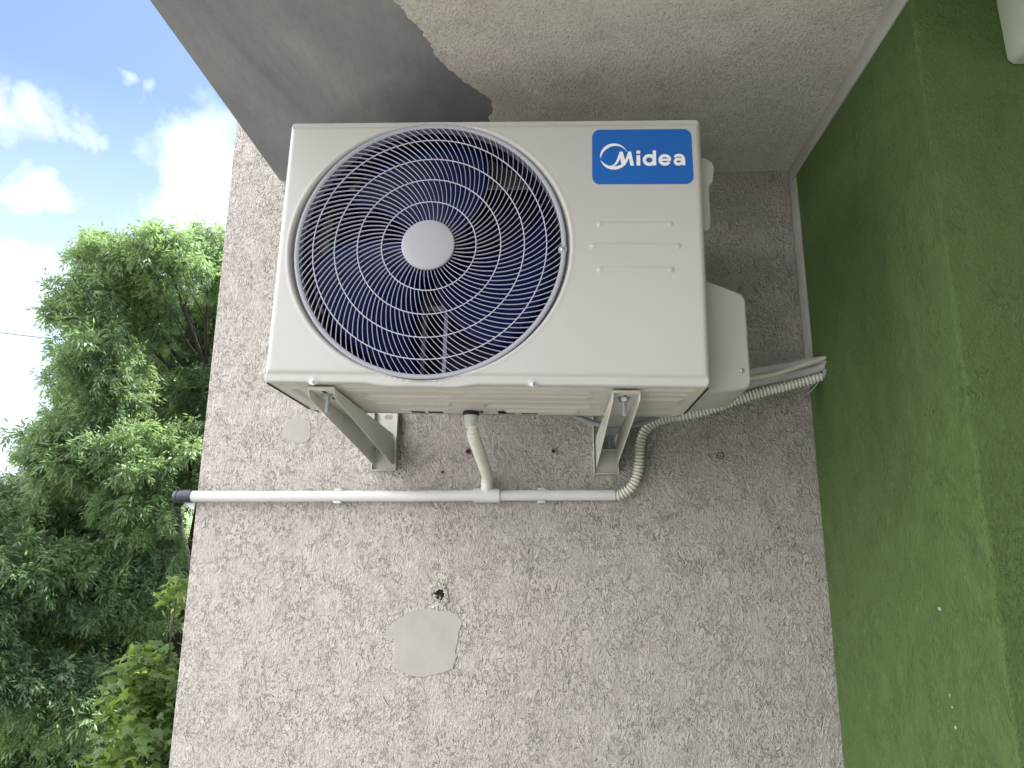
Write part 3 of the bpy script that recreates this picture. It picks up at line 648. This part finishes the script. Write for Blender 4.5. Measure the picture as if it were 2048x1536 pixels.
# ------------------------------------------------------------------ brackets
def bracket(x, z, label):
    e = empty('wall_bracket', (x, 0, z)); tag(e, label, 'bracket', 'steel brackets carrying the air conditioner')
    hw = .0262; t_ = .0022
    am = MB()
    side = [(-.563,-.002),(-.035,-.002),(-.014,-.020),(-.012,-.074),(-.026,-.077),(-.548,-.016),(-.560,-.010)]
    side = [(-.5635,-.0005),(-.030,-.0005),(-.010,-.014),(-.010,-.078),(-.030,-.080),(-.546,-.0195),(-.558,-.0150),(-.5635,-.008)]
    for s_ in (-1, 1):
        am.prism(side, (s_*hw-(t_ if s_ > 0 else 0), 0, 0), (0,1,0), (0,0,1), (1,0,0), t_)
    am.box((-hw+t_,-.5635,-.0027),(hw-t_,-.10,-.0006))
    o = am.build('arm', M_brk, e, bevel=.0010, seg=2)
    st = MB(); st.box((-.004,-.552,-.00295),(.004,-.475,-.00268)); st.build('arm_slot', M_rub, o)
    tbm = MB(); tbm.box((-hw+.003,-.050,-.0365),(hw-.003,-.004,-.0345)); tbm.box((-hw+.003,-.0052,-.0345),(hw-.003,-.004,-.003)); tbm.build('cross_tab', M_brk, e, bevel=.0006)
    wp = MB(); pw = .0325
    wp.box((-pw,-.0035,-.094),(pw,-.0006,.066)); wp.box((-pw,-.020,-.094),(-pw+.0022,-.0036,.066)); wp.box((pw-.0022,-.020,-.094),(pw,-.0036,.066)); wp.box((-pw+.0023,-.018,-.094),(pw-.0023,-.0036,-.092))
    w_ = wp.build('wall_plate', M_brk, e, bevel=.0007)
    sl_ = MB()
    for zz in (.050,): sl_.prism([(a, b) for a, b in [( .010+.006*math.cos(R(q)) if -90<=q<=90 else .0+.006*math.cos(R(q)), zz+.006*math.sin(R(q))) for q in range(-90,270,20)]], (0,-.0037,0), (1,0,0), (0,0,1), (0,-1,0), .0003)
    sl_.build('plate_slot', M_trim, w_)
    def bolt(bx_, by, bz, L_):
        b = MB(); b.lathe([(.0135,0),(.0135,-.0018),(.0130,-.0018)], (bx_,by,bz), (0,0,1), 28)
        b.lathe([(.0100,-.0018),(.0100,-.0078),(.0092,-.0088)], (bx_,by,bz), (0,0,1), 6)
        k = 26; pts = [(bx_,by,bz-.0075-(L_-.0075)*i/k) for i in range(k+1)]; b.tube(pts, lambda i: .0048 if i % 2 else .0041, 12)
        return b.build('bolt', M_zinc, e, angle=25)
    bolt(.0,-.520,-.0030,.036); bolt(.0,-.072,-.0368,-.0) if 0 else bolt(.004,-.085,-.006-.0005,.030)
    hbm = MB(); hbm.lathe([(.0078,0),(.0078,.005)], (0,-.545,-.0003), (0,0,1), 6); hbm.build('bolt_head', M_zinc, e)
    rp = MB(); rp.box((-.020,-.555,-.0004),(.022,-.470,.0028)); rp.box((-.016,-.45,-.0004),(.020,-.12,.0010)); rp.build('rubber_pad', M_rub, e, bevel=.001)
    return e
bracket(.1005, -.0040, 'left steel wall bracket, seen from its right side, with one bolt')
bracket(.6825, -.0130, 'right steel wall bracket, seen end on, with two bolts showing')

# ------------------------------------------------------------------ drain pipe, hoses, line set
dp = empty('drain_pipe', (0,-.022,-.165)); tag(dp, 'horizontal white plastic drain pipe running along the stucco wall', 'pipe')
zx = lambda x: -.0018+(x+.4)*.0042
pp = MB(); pp.tube([(-.41,-.003,zx(-.41)),(-.2,-.003,zx(-.2)-.0012),(0,-.003,zx(0)-.0008),(.17,-.003,zx(.17)-.0014),(.35,-.003,zx(.35))], .0142, 24); pp.tube([(.40,-.003,zx(.4)),(.699,-.003,zx(.699))], .0137, 24); pp.build('pipe', M_pvc, dp, angle=50)
te = MB(); te.tube([(.3405,-.003,zx(.34)),(.408,-.003,zx(.41))], .0182, 28); te.lathe([(.0182,0),(.0165,.017),(.0158,.020),(.0158,.036),(.0140,.042)], (.3745,-.003,zx(.37)), (.02,.0,1), 28); te.build('tee_fitting', M_pvc, dp, angle=50)
ec = MB(); ec.tube(smooth_path([(-.402,-.003,-.0018),(-.420,-.003,-.0022),(-.432,-.003,-.0035),(-.440,-.003,-.0070),(-.4445,-.003,-.0110)], 5), lambda i: .0172 if i < 12 else .0172-(i-11)*.0007, 24)
ec.lathe([(.0168,-.002),(.0165,.003),(.014,.0085),(.008,.0118),(.001,.0125)], (-.4405,-.003,-.0020), (-1,0,.0), 24); ec.build('end_cap', M_cap, dp, angle=60)
tr_ = MB(); tr_.prism([(-.428,-.0185),(-.398,-.0165),(-.399,-.038)], (0,.008,0), (1,0,0), (0,0,1), (0,1,0), .003); tr_.build('fixing_tab', M_pvc, dp)
for x in (-.013,.515):
    c_ = MB(); z0 = zx(x)
    c_.box((x-.010,-.004,z0+.0138),(x+.010,.021,z0+.0180)); c_.box((x-.010,-.010,z0-.0190),(x+.010,.021,z0-.0138)); c_.box((x-.009,.0145,z0-.014),(x+.009,.0215,z0+.014)); c_.build('pipe_clip', M_pvc, dp, bevel=.001)
sh_ = MB(); hose(sh_, [(.3665,-.330,-.028),(.3675,-.327,-.045),(.3700,-.300,-.062),(.3745,-.235,-.082),(.3775,-.160,-.100),(.3785,-.090,-.112),(.3775,-.045,-.118),(.3765,-.028,-.128),(.3760,-.025,-.140)], .0118, .0085, .0023)
so_ = sh_.build('drain_hose', M_hose, None, angle=60); tag(so_, 'short corrugated cream hose dropping from under the unit to the pipe tee', 'hose')
lh = MB(); hose(lh, [(.690,-.025,-.1625),(.715,-.026,-.1610),(.743,-.030,-.143),(.759,-.030,-.112),(.765,-.030,-.080),(.770,-.034,-.029),(.790,-.040,.010),(.834,-.045,.032),(.902,-.055,.041),(.970,-.065,.060),(1.057,-.075,.088),(1.143,-.085,.109),(1.222,-.096,.130)], .0112, .0088, .0019)
lo = lh.build('condensate_hose', M_hose, None, angle=60); tag(lo, 'long corrugated cream hose curving from the pipe end up into the green wall', 'hose')
ip = MB(); ip.tube(smooth_path([(.90,-.10,.055),(.964,-.10,.081),(1.052,-.10,.111),(1.138,-.105,.129),(1.195,-.110,.142),(1.224,-.115,.151)], 8), lambda i: .0100+.0004*math.sin(i*1.9), 16)
io = ip.build('insulated_pipe', M_foam, None, angle=60); tag(io, 'thin wrapped refrigerant pipe lying right above the long corrugated hose', 'pipe')
ip = MB(); ip.tube(smooth_path([(.90,-.07,.095),(.973,-.070,.120),(1.061,-.075,.143),(1.148,-.080,.156),(1.190,-.090,.163),(1.224,-.110,.164)], 8), lambda i: .0135+.0005*math.sin(i*2.3), 18)
io = ip.build('insulated_pipe', M_foam, None, angle=60); tag(io, 'thicker grey wrapped refrigerant pipe behind the cable, nearest the stucco wall', 'pipe')
ip = MB(); ip.tube(smooth_path([(.90,-.165,.095),(.952,-.160,.101),(1.039,-.150,.113),(1.099,-.140,.126),(1.159,-.135,.146),(1.222,-.130,.168)], 8), .0050, 12)
io = ip.build('power_cable', M_cable, None, angle=60); tag(io, 'cream power cable above the wrapped pipes, entering the green wall', 'cable')
ip = MB(); ip.tube(smooth_path([(1.2175,-.085,.122),(1.213,-.072,.112),(1.208,-.055,.104),(1.204,-.035,.099)], 6), .0010, 6)
io = ip.build('cable_tie', M_pvc, None); tag(io, 'thin loose strand hanging from the bundle at the green wall', 'cable tie')
sm = MB()
rr = random.Random(5)
for k in range(46):
    a = rr.uniform(0,2*PI); y = -.108+.026*math.cos(a)*rr.uniform(.6,1.1); z = .148+.024*math.sin(a)*rr.uniform(.7,1.2); s_ = rr.uniform(.002,.0055)
    M3 = Matrix.Rotation(rr.uniform(0,6), 3, Vector((rr.random(),rr.random(),rr.random())).normalized())
    vs = [M3 @ Vector(c)*s_+Vector((WR-.001,y,z)) for c in ((1,0,0),(-1,0,0),(0,1,0),(0,-1,0),(0,0,1),(0,0,-1))]
    sm.add(vs, [(0,2,4),(2,1,4),(1,3,4),(3,0,4),(2,0,5),(1,2,5),(3,1,5),(0,3,5)])
smo = sm.build('sealing_putty', M_trim, None, angle=20); tag(smo, 'lumpy pale putty round the pipes where they enter the green wall', 'putty')
ip = MB(); ip.tube(smooth_path([(.57,-.19,.030),(.60,-.19,.012),(.632,-.19,-.002),(.668,-.19,-.010),(.715,-.19,-.012),(.755,-.19,-.006),(.790,-.19,.008),(.82,-.19,.03)], 8), .0068, 12)
io = ip.build('cable_loop', M_cablegrey, None, angle=60); tag(io, 'grey cable loop sagging below the unit behind the right bracket', 'cable')

# ------------------------------------------------------------------ trees
def ash_tuft():
    """one shoot tip: pinnate leaves of narrow leaflets radiating and drooping; returns leaf quads (n,4,3)"""
    q = []
    r_ = random.Random(21)
    for k in range(11):
        az = 2*PI*k/5.3+r_.uniform(-.3,.3); el = r_.uniform(-.7,1.2); ln_ = r_.uniform(.08,.14)
        d0 = Vector((math.cos(az)*math.cos(el), math.sin(az)*math.cos(el), math.sin(el)))
        side = d0.cross(Vector((r_.uniform(-.5,.5),r_.uniform(-.5,.5),1))).normalized()
        for j in range(3):
            t_ = .3+.7*j/2.4; p = d0*ln_*t_+Vector((0,0,-.5*ln_*t_*t_))
            for s_ in (-1, 1):
                dr = (d0*.9+side*s_*.8+Vector((0,0,-.5+r_.uniform(-.35,.2)))).normalized(); L_ = r_.uniform(.045,.072)
                wd = dr.cross(Vector((r_.uniform(-1,1),r_.uniform(-1,1),1))).normalized()*L_*.14
                m_ = p+dr*L_*.45; q.append((p, m_+wd, p+dr*L_+Vector((0,0,-.010)), m_-wd))
        dr = (d0+Vector((0,0,-.6))).normalized(); p = d0*ln_; wd = side*.009; q.append((p, p+dr*.03+wd, p+dr*.068, p+dr*.03-wd))
    return np.array(q, dtype=float)
def maple_leaf_pts():
    """five-lobed outline, fan about the centre; returns (nverts,3), faces"""
    a = [(0,0),(-.10,.02),(-.34,-.10),(-.30,.08),(-.52,.26),(-.30,.30),(-.36,.50),(-.16,.42),(-.10,.62),(0,.92),(.10,.62),(.16,.42),(.36,.50),(.30,.30),(.52,.26),(.30,.08),(.34,-.10),(.10,.02)]
    V_ = np.array([(0,.28,.03)]+[(x,y,-.10*abs(x)-.12*max(0,y-.4)) for x,y in a]); n_ = len(a)
    return V_, [(0,1+i,1+(i+1)%n_) for i in range(n_)]
def rot_batch(n, tilt=1.0):
    """n random rotation matrices: random yaw, limited tilt"""
    yaw = rng.uniform(0,2*PI,n); tl = rng.normal(0,.45*tilt,n); ta = rng.uniform(0,2*PI,n)
    def rotz(a): c,s=np.cos(a),np.sin(a); o=np.zeros((n,3,3)); o[:,0,0]=c;o[:,0,1]=-s;o[:,1,0]=s;o[:,1,1]=c;o[:,2,2]=1; return o
    def rotx(a): c,s=np.cos(a),np.sin(a); o=np.zeros((n,3,3)); o[:,0,0]=1;o[:,1,1]=c;o[:,1,2]=-s;o[:,2,1]=s;o[:,2,2]=c; return o
    return rotz(ta)@rotx(tl)@rotz(-ta)@rotz(yaw)
def lobe_points(lobes, dens, shell=.55):
    out_ = []
    for (x,y,z,r) in lobes:
        n_ = int(dens*r*r/.36); d_ = rng.normal(size=(n_,3)); d_ /= np.linalg.norm(d_,axis=1)[:,None]
        rad_ = r*(shell+(1-shell)*rng.random(n_)**.6)*1.02*(1+.18*np.sin(d_[:,0]*5+x*9)*np.sin(d_[:,2]*6+z*7))
        out_.append(np.array([x,y,z])+d_*rad_[:,None]*np.array([1,1,.9]))
    return np.concatenate(out_)
def foliage(name, centers, tuft, m, parent, origin, smin=.8, smax=1.25, tilt=1.0):
    n_ = len(centers); Rm = rot_batch(n_, tilt); s_ = rng.uniform(smin,smax,n_)
    T = tuft.reshape(-1,3)                                         # (k*4,3)
    V_ = np.einsum('nij,kj->nki', Rm, T)*s_[:,None,None]+centers[:,None,:]-np.array(origin)
    V_ = V_.reshape(-1,3); F = np.arange(len(V_)).reshape(-1,4)
    return np_obj(name, V_, F, m, parent)
def limb(mb, a, b, r0, r1, sag=.12, n=9, seed=0):
    r_ = random.Random(seed); a = Vector(a); b = Vector(b); c = (a+b)/2+Vector((r_.uniform(-1,1)*sag, r_.uniform(-1,1)*sag, -abs((b-a).length)*.10))
    pts = [a*(1-t)**2+c*2*t*(1-t)+b*t*t for t in [i/n for i in range(n+1)]]
    mb.tube(pts, lambda i: r0+(r1-r0)*i/n, 9); return pts
LOB = [(-3.99,4.95,2.62,.47),(-3.45,4.94,2.66,.48),(-3.37,5.72,2.99,.52),(-4.05,4.7,2.09,.4),(-3.82,4.62,1.61,.42),(-4.05,5.35,2.15,.58),(-4.18,6.59,2.5,.65),(-3.66,6.57,2.55,.6),(-4.62,5.9,1.4,.48),(-3.96,4.94,1.33,.55),(-3.47,6.02,1.47,.44),(-4.15,4.9,.66,.40),(-4.04,4.75,.65,.54),(-3.56,4.89,.52,.51),(-3.17,5.37,.63,.52),(-5.05,6.1,.17,.50),(-4.7,6.05,.05,.64),(-4.2,6.3,-.04,.6),(-5.0,5.77,-.38,.64),(-3.84,4.94,-.55,.55),(-3.55,5.41,-.75,.53),(-4.78,5.45,-.96,.61),(-4.49,5.93,-1.25,.63),(-4.16,6.44,-1.41,.61),(-4.96,6.01,-1.71,.65),(-3.6,4.81,-1.62,.53),(-4.55,5.56,-2.18,.61),(-4.22,5.95,-2.4,.62),(-3.61,5.87,-1.9,.56),(-4.61,4.34,-.42,.50),(-5.01,4.85,-.74,.62),(-4.43,4.24,-1.29,.62),(-5.45,5.8,-2.25,.76),(-3.28,6.91,3.21,.68),(-2.83,6.34,2.09,.69),(-2.46,5.9,1.04,.65),(-2.86,7.18,.12,.76),(-2.82,6.4,-1.02,.7),(-4.06,6.57,.55,.48),(-3.68,6.68,-1.16,.54),(-4.5,5.3,.36,.30),
       (-3.45,4.95,.12,.40),(-3.40,5.30,-.35,.34),(-3.71,4.60,-1.5,.42),(-4.45,4.36,-.14,.45),(-4.35,4.22,-.72,.48),(-4.05,4.40,-.45,.42),(-4.3,4.35,-1.3,.5),(-4.0,6.3,1.75,.45),(-3.7,6.3,1.15,.45),(-5.2,5.45,.15,.5),(-5.25,5.0,-.2,.55),(-4.45,6.9,1.8,.5),(-3.9,7.1,2.0,.5),(-5.3,6.8,-1.0,.8),(-4.9,7.2,.4,.7),(-3.2,7.6,1.4,.8),(-4.4,7.4,1.2,.7),(-4.0,7.5,-1.9,.8),(-5.8,6.9,-2.4,.9),(-3.0,5.6,-2.6,.7),(-4.6,5.4,-3.1,.8),(-5.6,5.2,-3.2,.8),(-3.7,6.8,-3.0,.8)]
ash = empty('ash_tree', (-3.42,6.3,GZ)); tag(ash, 'large green ash-like tree with narrow leaflets filling the left side', 'tree')
OA = (-3.42,6.3,GZ)
tk = MB(); rel = lambda p: tuple(Vector(p)-Vector(OA))
limb(tk, rel((-3.42,6.3,GZ-.1)), rel((-3.40,6.2,-2.6)), .24, .17, .05, 12); limb(tk, rel((-3.40,6.2,-2.62)), rel((-3.45,6.16,-.53)), .17, .12, .02, 8)
f1 = (-3.45,6.16,-.55)
limb(tk, rel(f1), rel((-3.72,5.85,.9)), .085, .045, .05, 8, 1); limb(tk, rel(f1), rel((-3.46,6.36,1.5)), .085, .045, .04, 8, 2)
tk.build('trunk', M_bark, ash, angle=60)
br = MB(); srcs = [(-3.72,5.85,.88),(-3.46,6.36,1.45),(-3.45,6.16,-.6),(-3.41,6.2,-1.6),(-3.40,6.2,-2.5),(-3.58,6.0,.2)]
for i, lb in enumerate(LOB):
    p = lb[:3]; s_ = min(srcs, key=lambda q: (Vector(q)-Vector(p)).length+(.8 if q[2] > p[2]+.2 else 0))
    pts = limb(br, rel(s_), rel(p), .032, .010, .18, 8, i+5)
    for k in range(5):
        a = pts[3+k if 3+k < 9 else 8]; d_ = Vector((random.gauss(0,1),random.gauss(0,1),random.gauss(.3,1))).normalized()*lb[3]*.85
        limb(br, a, Vector(rel(p))+d_, .009, .003, .06, 5, i*7+k)
br.build('branches', M_bark, ash, angle=60)
cen = lobe_points([(x,y,z,r*.86) for x,y,z,r in LOB], 270, .35)
foliage('foliage', cen, ash_tuft(), M_leaf, ash, OA, .65, 1.15, 1.6)

# maple near the wall
MLOB = [(-1.89,2.64,-.96,.19),(-1.99,2.71,-1.18,.22),(-1.84,2.67,-1.22,.18),(-1.79,2.51,-1.4,.24),(-1.95,2.53,-1.57,.24),(-1.93,2.88,-.6,.10),(-1.75,2.6,-.5,.08),(-1.71,2.48,-1.65,.31),(-1.72,2.86,-1.2,.22),(-1.55,2.71,-1.5,.31),(-2.19,2.55,-1.72,.22),(-1.7,2.9,-2.1,.45),(-2.2,2.9,-2.3,.45),(-1.4,2.6,-2.2,.4)]
OM = (-1.65,2.95,GZ)
mp = empty('maple_tree', OM); tag(mp, 'young maple with pale lobed leaves close to the wall at the bottom', 'tree')
V0, F0 = maple_leaf_pts()
def maple_foliage(name, lobes, dens, parent, origin, size=.088):
    c = lobe_points(lobes, dens, .3); n_ = len(c); Rm = rot_batch(n_, 1.1); s_ = rng.uniform(.6,1.2,n_)*size
    tilt = np.array([[1,0,0],[0,math.cos(-.5),-math.sin(-.5)],[0,math.sin(-.5),math.cos(-.5)]])
    V_ = (np.einsum('nij,kj->nki', Rm, V0@tilt.T)*s_[:,None,None]+c[:,None,:]-np.array(origin)).reshape(-1,3)
    F = (np.array(F0)[None]+(np.arange(n_)*len(V0))[:,None,None]).reshape(-1,3)
    return np_obj(name, V_, F, M_maple, parent)
maple_foliage('foliage', MLOB, 1500, mp, OM)
tk = MB(); relm = lambda p: tuple(Vector(p)-Vector(OM)); limb(tk, relm((-1.65,2.95,GZ-.1)), relm((-1.75,2.75,-1.9)), .07, .025, .05, 12)
for i, lb in enumerate(MLOB): limb(tk, relm((-1.74,2.78,-2.2-.05*i)), relm(lb[:3]), .012, .004, .1, 8, i+60)
tk.build('trunk', M_bark, mp, angle=60)
# more trees farther off
def far_tree(x, y, h, r, seed, label, m=M_far, name='broadleaf_tree'):
    global rng
    o = (x, y, GZ); e = empty(name, o); tag(e, label, 'tree', None)
    r_ = random.Random(seed); t_ = MB(); limb(t_, (0,0,-.1), (r_.uniform(-.3,.3),0,h*.6), .045*h*.6, .1, .2, 8, seed)
    lobs = []
    for k in range(16):
        a = r_.uniform(0,2*PI); q = r*r_.uniform(.1,.75); zz = h*r_.uniform(.35,.88); q *= 1.2-abs(zz/h-.55)*1.3
        lobs.append((x+q*math.cos(a), y+q*math.sin(a), GZ+zz, r*r_.uniform(.3,.45))); limb(t_, (0,0,h*.3), (q*math.cos(a), q*math.sin(a), zz), .08, .03, .2, 6, k)
    t_.build('trunk', M_bark, e, angle=60)
    c = []
    for (a,b,z,rr_) in lobs:
        n_ = 420; d_ = rng.normal(size=(n_,3)); d_ /= np.linalg.norm(d_,axis=1)[:,None]; c.append(np.array([a,b,z])+d_*(rr_*(.5+.5*rng.random(n_)))[:,None])
    c = np.concatenate(c); n_ = len(c); s_ = r*.055
    q = np.array([(-.5,-.5,0),(.5,-.35,.1),(.6,.5,0),(-.4,.45,-.1)])*s_
    V_ = (np.einsum('nij,kj->nki', rot_batch(n_, 2.2), q)+c[:,None,:]-np.array(o)).reshape(-1,3)
    np_obj('foliage', V_, np.arange(len(V_)).reshape(-1,4), m, e)
far_tree(-9.5, 12.5, 6.0, 2.6, 1, 'bushy low tree glimpsed behind the ash tree, lower left', M_maple)
far_tree(-4.6, 11.0, 6.6, 2.4, 2, 'yellow-green tree behind the ash trunk near the wall edge', M_maple)
far_tree(-8.0, 18.0, 5.6, 3.0, 3, 'mid-distance tree behind the ash crown')
far_tree(-15.0, 34.0, 6.0, 4.0, 4, 'distant round tree beyond the ash crown, near the horizon')
far_tree(-24.0, 38.0, 6.4, 4.5, 5, 'distant tree at the far left edge by the blue car')
far_tree(-33.0, 46.0, 6.5, 5.0, 6, 'farthest tree at the left, under the pale hill')

# blue car far below
car = empty('parked_car', (-33.2,42.0,GZ), (0,0,R(35))); tag(car, 'blue parked car glimpsed through leaves at the left edge', 'car')
M_car = mat('blue_paint', (.02,.06,.28), .25, .3, coat=.6); M_glass = mat('car_glass', (.02,.03,.04), .08); M_tyre = mat('tyre', (.02,.02,.02), .8)
b_ = MB(); b_.prism([(-2.1,.35),(-2.1,.75),(-1.9,.88),(-1.2,.95),(.9,.95),(1.9,.82),(2.1,.6),(2.1,.35)], (0,-.85,0), (1,0,0), (0,0,1), (0,1,0), 1.7); b_.build('body', M_car, car, bevel=.06)
b_ = MB(); b_.prism([(-1.5,.93),(-1.1,1.42),(.2,1.46),(.95,.93)], (0,-.72,0), (1,0,0), (0,0,1), (0,1,0), 1.44); b_.build('cabin_glass', M_glass, car, bevel=.05)
b_ = MB(); b_.box((-1.0,-.70,1.44),(.15,.70,1.50)); b_.build('roof', M_car, car, bevel=.02)
for x in (-1.3,1.3):
    for y in (-.86,.68):
        b_ = MB(); b_.lathe([(.2,0),(.32,.01),(.33,.09),(.32,.17),(.2,.18)], (x,y,.33), (0,1,0), 24); b_.build('wheel', M_tyre, car)
wr = MB(); wr.tube([(-15.5,13.4,4.90),(-13.92,14.68,5.13),(-12.44,15.86,5.20),(-6,21,5.9),(2,27,7)], .009, 6); wo = wr.build('overhead_wire', M_rub); tag(wo, 'thin dark overhead wire crossing the sky at the left edge', 'wire')
